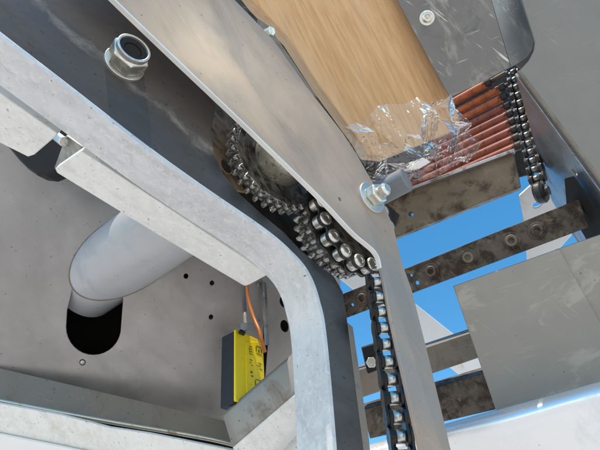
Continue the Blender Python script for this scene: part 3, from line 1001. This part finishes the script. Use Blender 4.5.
# ------------------------------------------------------------------ grey panel at the upper right corner and its inner rail
t = thing('corner_panel', P(570, 120, 0.50), 'plain matt grey panel filling the upper right corner', 'panel')
rp, rn = plane3((520, 72, 0.52), (600, 180, 0.47), (600, 0, 0.53))
plate('panel', t, [(509, -60), (680, -60), (680, 285), (600, 179), (560, 125), (519, 71), (529, 60), (534, 50), (535, 42), (532.5, 33), (522, 0)], rp, rn, 0.0035, 'grey', bev=0.001)
plate('rear_panel', t, [(490, -60), (570, -60), (570, 118), (532, 74), (519, 67), (506, 50)], rp - rn * 0.06, rn, 0.003, 'grey')
link_mesh('panel_edge', tube_mesh([hit(x_, y_, rp - rn * 0.0018, rn) for x_, y_ in ((519, 71.5), (560, 126), (600, 180), (680, 286))], 0.0024, 10), 'rail', t, auto=60)
t = thing('inner_rail', P(570, 180, 0.53), 'dark stained rail below the edge of the corner panel, reflecting blue', 'rail')
rp2, rn2 = plane3((520, 76, 0.53), (600, 183, 0.48), (560, 190, 0.59))
plate('rail', t, [(518, 72), (600, 184), (680, 290), (680, 370), (600, 268), (570, 226), (554, 198), (544, 165), (531, 118)], rp2, rn2, 0.004, 'rail_in',
      holes=[[(571, 183), (574, 184), (592, 208), (604, 232), (604, 250), (596, 245), (582, 222), (572, 200)], oval(577, 170, 1.6, 5.5, -0.65, 12)], bev=0.0006)

plate('slot_shade', t, [(566, 178), (574, 176), (610, 225), (612, 262), (598, 256), (568, 205)], rp2 - rn2 * 0.012, rn2, 0.002, 'dark')  # dark plate added so the slots show shade instead of sky
# ------------------------------------------------------------------ cross beams
def cross_bar(name, label, tl, tr, bl_, br_, depth, mat, bolts=(), br_r=0.007, dots=(), group='cross bars behind the plates'):
    """front face given by its four corners; they are levelled onto one plane"""
    p0, p1, p2 = P(*tl), P(*tr), P(*bl_)
    n = (p1 - p0).cross(p2 - p0).normalized()
    if n.z < 0:
        n = -n
    t = thing(name, p2, label, 'bar', group)
    outer = [p0, p1, hit(br_[0], br_[1], p0, n), p2]
    hl = [[hit(x, y, p0, n) for x, y in oval(hx, hy, hr, hr, 0, 12)] for hx, hy, hr in dots]
    link_mesh('bar', plate_mesh(outer, hl, -n * depth), mat, t, bev=0.0012)
    for (x, y, dull) in bolts:
        c = hit(x, y, p0, n)
        bo = link_mesh('bolt', lathe_mesh(c, n, [(0, 0), (0, br_r), (.0055, br_r), (.0068, br_r * .88), (.0068, br_r * .52), (.0030, br_r * .5), (.0030, 0)], 28), 'rusty' if dull else 'rail', t, auto=35)
        link_mesh('washer', lathe_mesh(c, n, [(0, br_r), (0, br_r * 1.45), (.0016, br_r * 1.45), (.002, br_r * 1.36), (.002, br_r)], 28), 'rusty', bo, auto=35)
    return t


cross_bar('stained_beam', 'wide brown stained steel beam under the roller bed', (378, 203, .67), (514, 152, .60), (384, 242, .66), (521, 187, .59), 0.02, 'beam', dots=[(411, 214, 2.4)], group=None)
t = thing('ledge_strip', P(450, 175, .64), 'thin grey ledge along the top edge of the stained beam', 'strip')
link_mesh('strip', bar_mesh(P(378, 199, .66), P(514, 148.5, .592), Vector((0.3, 1, 0)), 0.004, 0.012), 'rail_in', t, bev=0.0006)
cross_bar('bolted_bar', 'rusty brown bar with five bolts crossing in front of the blue sky', (335, 297, .64), (579, 199, .515), (341, 320, .635), (589, 227, .51), 0.006, 'rusty',
          bolts=[(363, 298, 1), (431.5, 271, 1), (468.5, 257, 0), (511.5, 240.5, 0), (537, 230.5, 1)], br_r=0.0068, dots=[(411, 275.5, 1.6), (417, 283, 2.2), (352, 305, 1.8)], group=None)
cross_bar('grey_bar', 'upper dull grey-brown bar behind the hanging chain', (352, 372, .60), (490, 326, .56), (361, 398, .595), (496, 352, .555), 0.03, 'rail')
cross_bar('rusty_box_bar', 'lower dark rusty bar left of the guard panel corner', (362, 410, .60), (500, 368, .57), (370, 439, .595), (508, 407, .565), 0.03, 'rusty')
t = thing('chain_block', P(376, 370, .52), 'small black block with a bolt left of the hanging chain', 'block')
rp, rn = plane3((370, 345, .535), (386, 342, .535), (374, 372, .53))
plate('block', t, [(362, 348), (380, 342), (386, 367), (368, 374)], rp, rn, 0.012, 'black', bev=0.001)
c = hit(371, 362, rp, rn)
hexa('screw', t, c, rn, 0.011, 0.005, 'zinc')

# ------------------------------------------------------------------ pale frame far behind
t = thing('white_beam', P(430, 320, 0.9), 'pale white diagonal beam behind the bars against the sky', 'beam')
link_mesh('beam', bar_mesh(P(325, 232, 0.95), P(500, 371, 0.90), Vector((0.6, 0.8, 0)), 0.055, 0.03), 'whitebeam', t, bev=0.002)
t = thing('white_post', P(535, 205, 0.75), 'white post with oval slot beside the roller chain', 'post')
rp, rn = plane3((520, 195, .74), (548, 180, .72), (532, 225, .74))
plate('post', t, [(519, 196), (541, 176), (556, 170), (572, 235), (545, 265), (527, 262), (524, 222)], rp, rn, 0.02, 'whitebeam', holes=[oval(537, 205, 5, 3.0, -0.45, 16)], bev=0.001)

# ================================================================== guard panel and polished cover (lower right)
t = thing('guard_panel', P(500, 400, 0.46), 'flat matt grey guard panel at lower right with a vertical seam', 'panel')
rp, rn = plane3((455, 287, .475), (600, 237, .455), (497, 412, .475))
plate('panel', t, [(453.5, 286.5), (559, 249), (578, 283), (604, 330), (640, 395), (600, 383), (497, 412)], rp, rn, 0.003, 'guard', bev=0.0008)
plate('side_panel', t, [(556, 250), (600, 235), (680, 208), (680, 420), (636, 394), (600, 329), (574, 282), (556, 250)], rp - rn * 0.0036, rn, 0.003, 'guard', bev=0.0008)
t = thing('polished_cover', P(520, 440, 0.42), 'polished sheet steel cover curving under the guard panel, at the bottom right', 'cover')
rowsp = [((365, 448, .485), (700, 356, .395)), ((365, 450, .477), (700, 362, .388)), ((365, 453.5, .472), (700, 370, .384)), ((365, 458, .470), (700, 380, .382)), ((365, 469, .471), (700, 402, .383)), ((365, 485, .475), (700, 432, .387)), ((365, 523, .485), (700, 500, .398))]
bm = bmesh.new()
grid = []
NC = 40
for jr, (l, r_) in enumerate(rowsp):
    p, q = P(*l), P(*r_)
    grid.append([bm.verts.new(p.lerp(q, k / NC) + Vector((0, 0, 0.0012 * math.sin(k * 0.33 + jr * .5) * min(1, jr / 3)))) for k in range(NC + 1)])
for ra, rb in zip(grid, grid[1:]):
    for k in range(NC):
        bm.faces.new((ra[k], ra[k + 1], rb[k + 1], rb[k]))
o = link_mesh('sheet', bm_mesh(bm), 'polish', t, auto=80)
sb = o.modifiers.new('sub', 'SUBSURF')
sb.levels = sb.render_levels = 2
md = o.modifiers.new('solid', 'SOLIDIFY')
md.thickness = 0.002
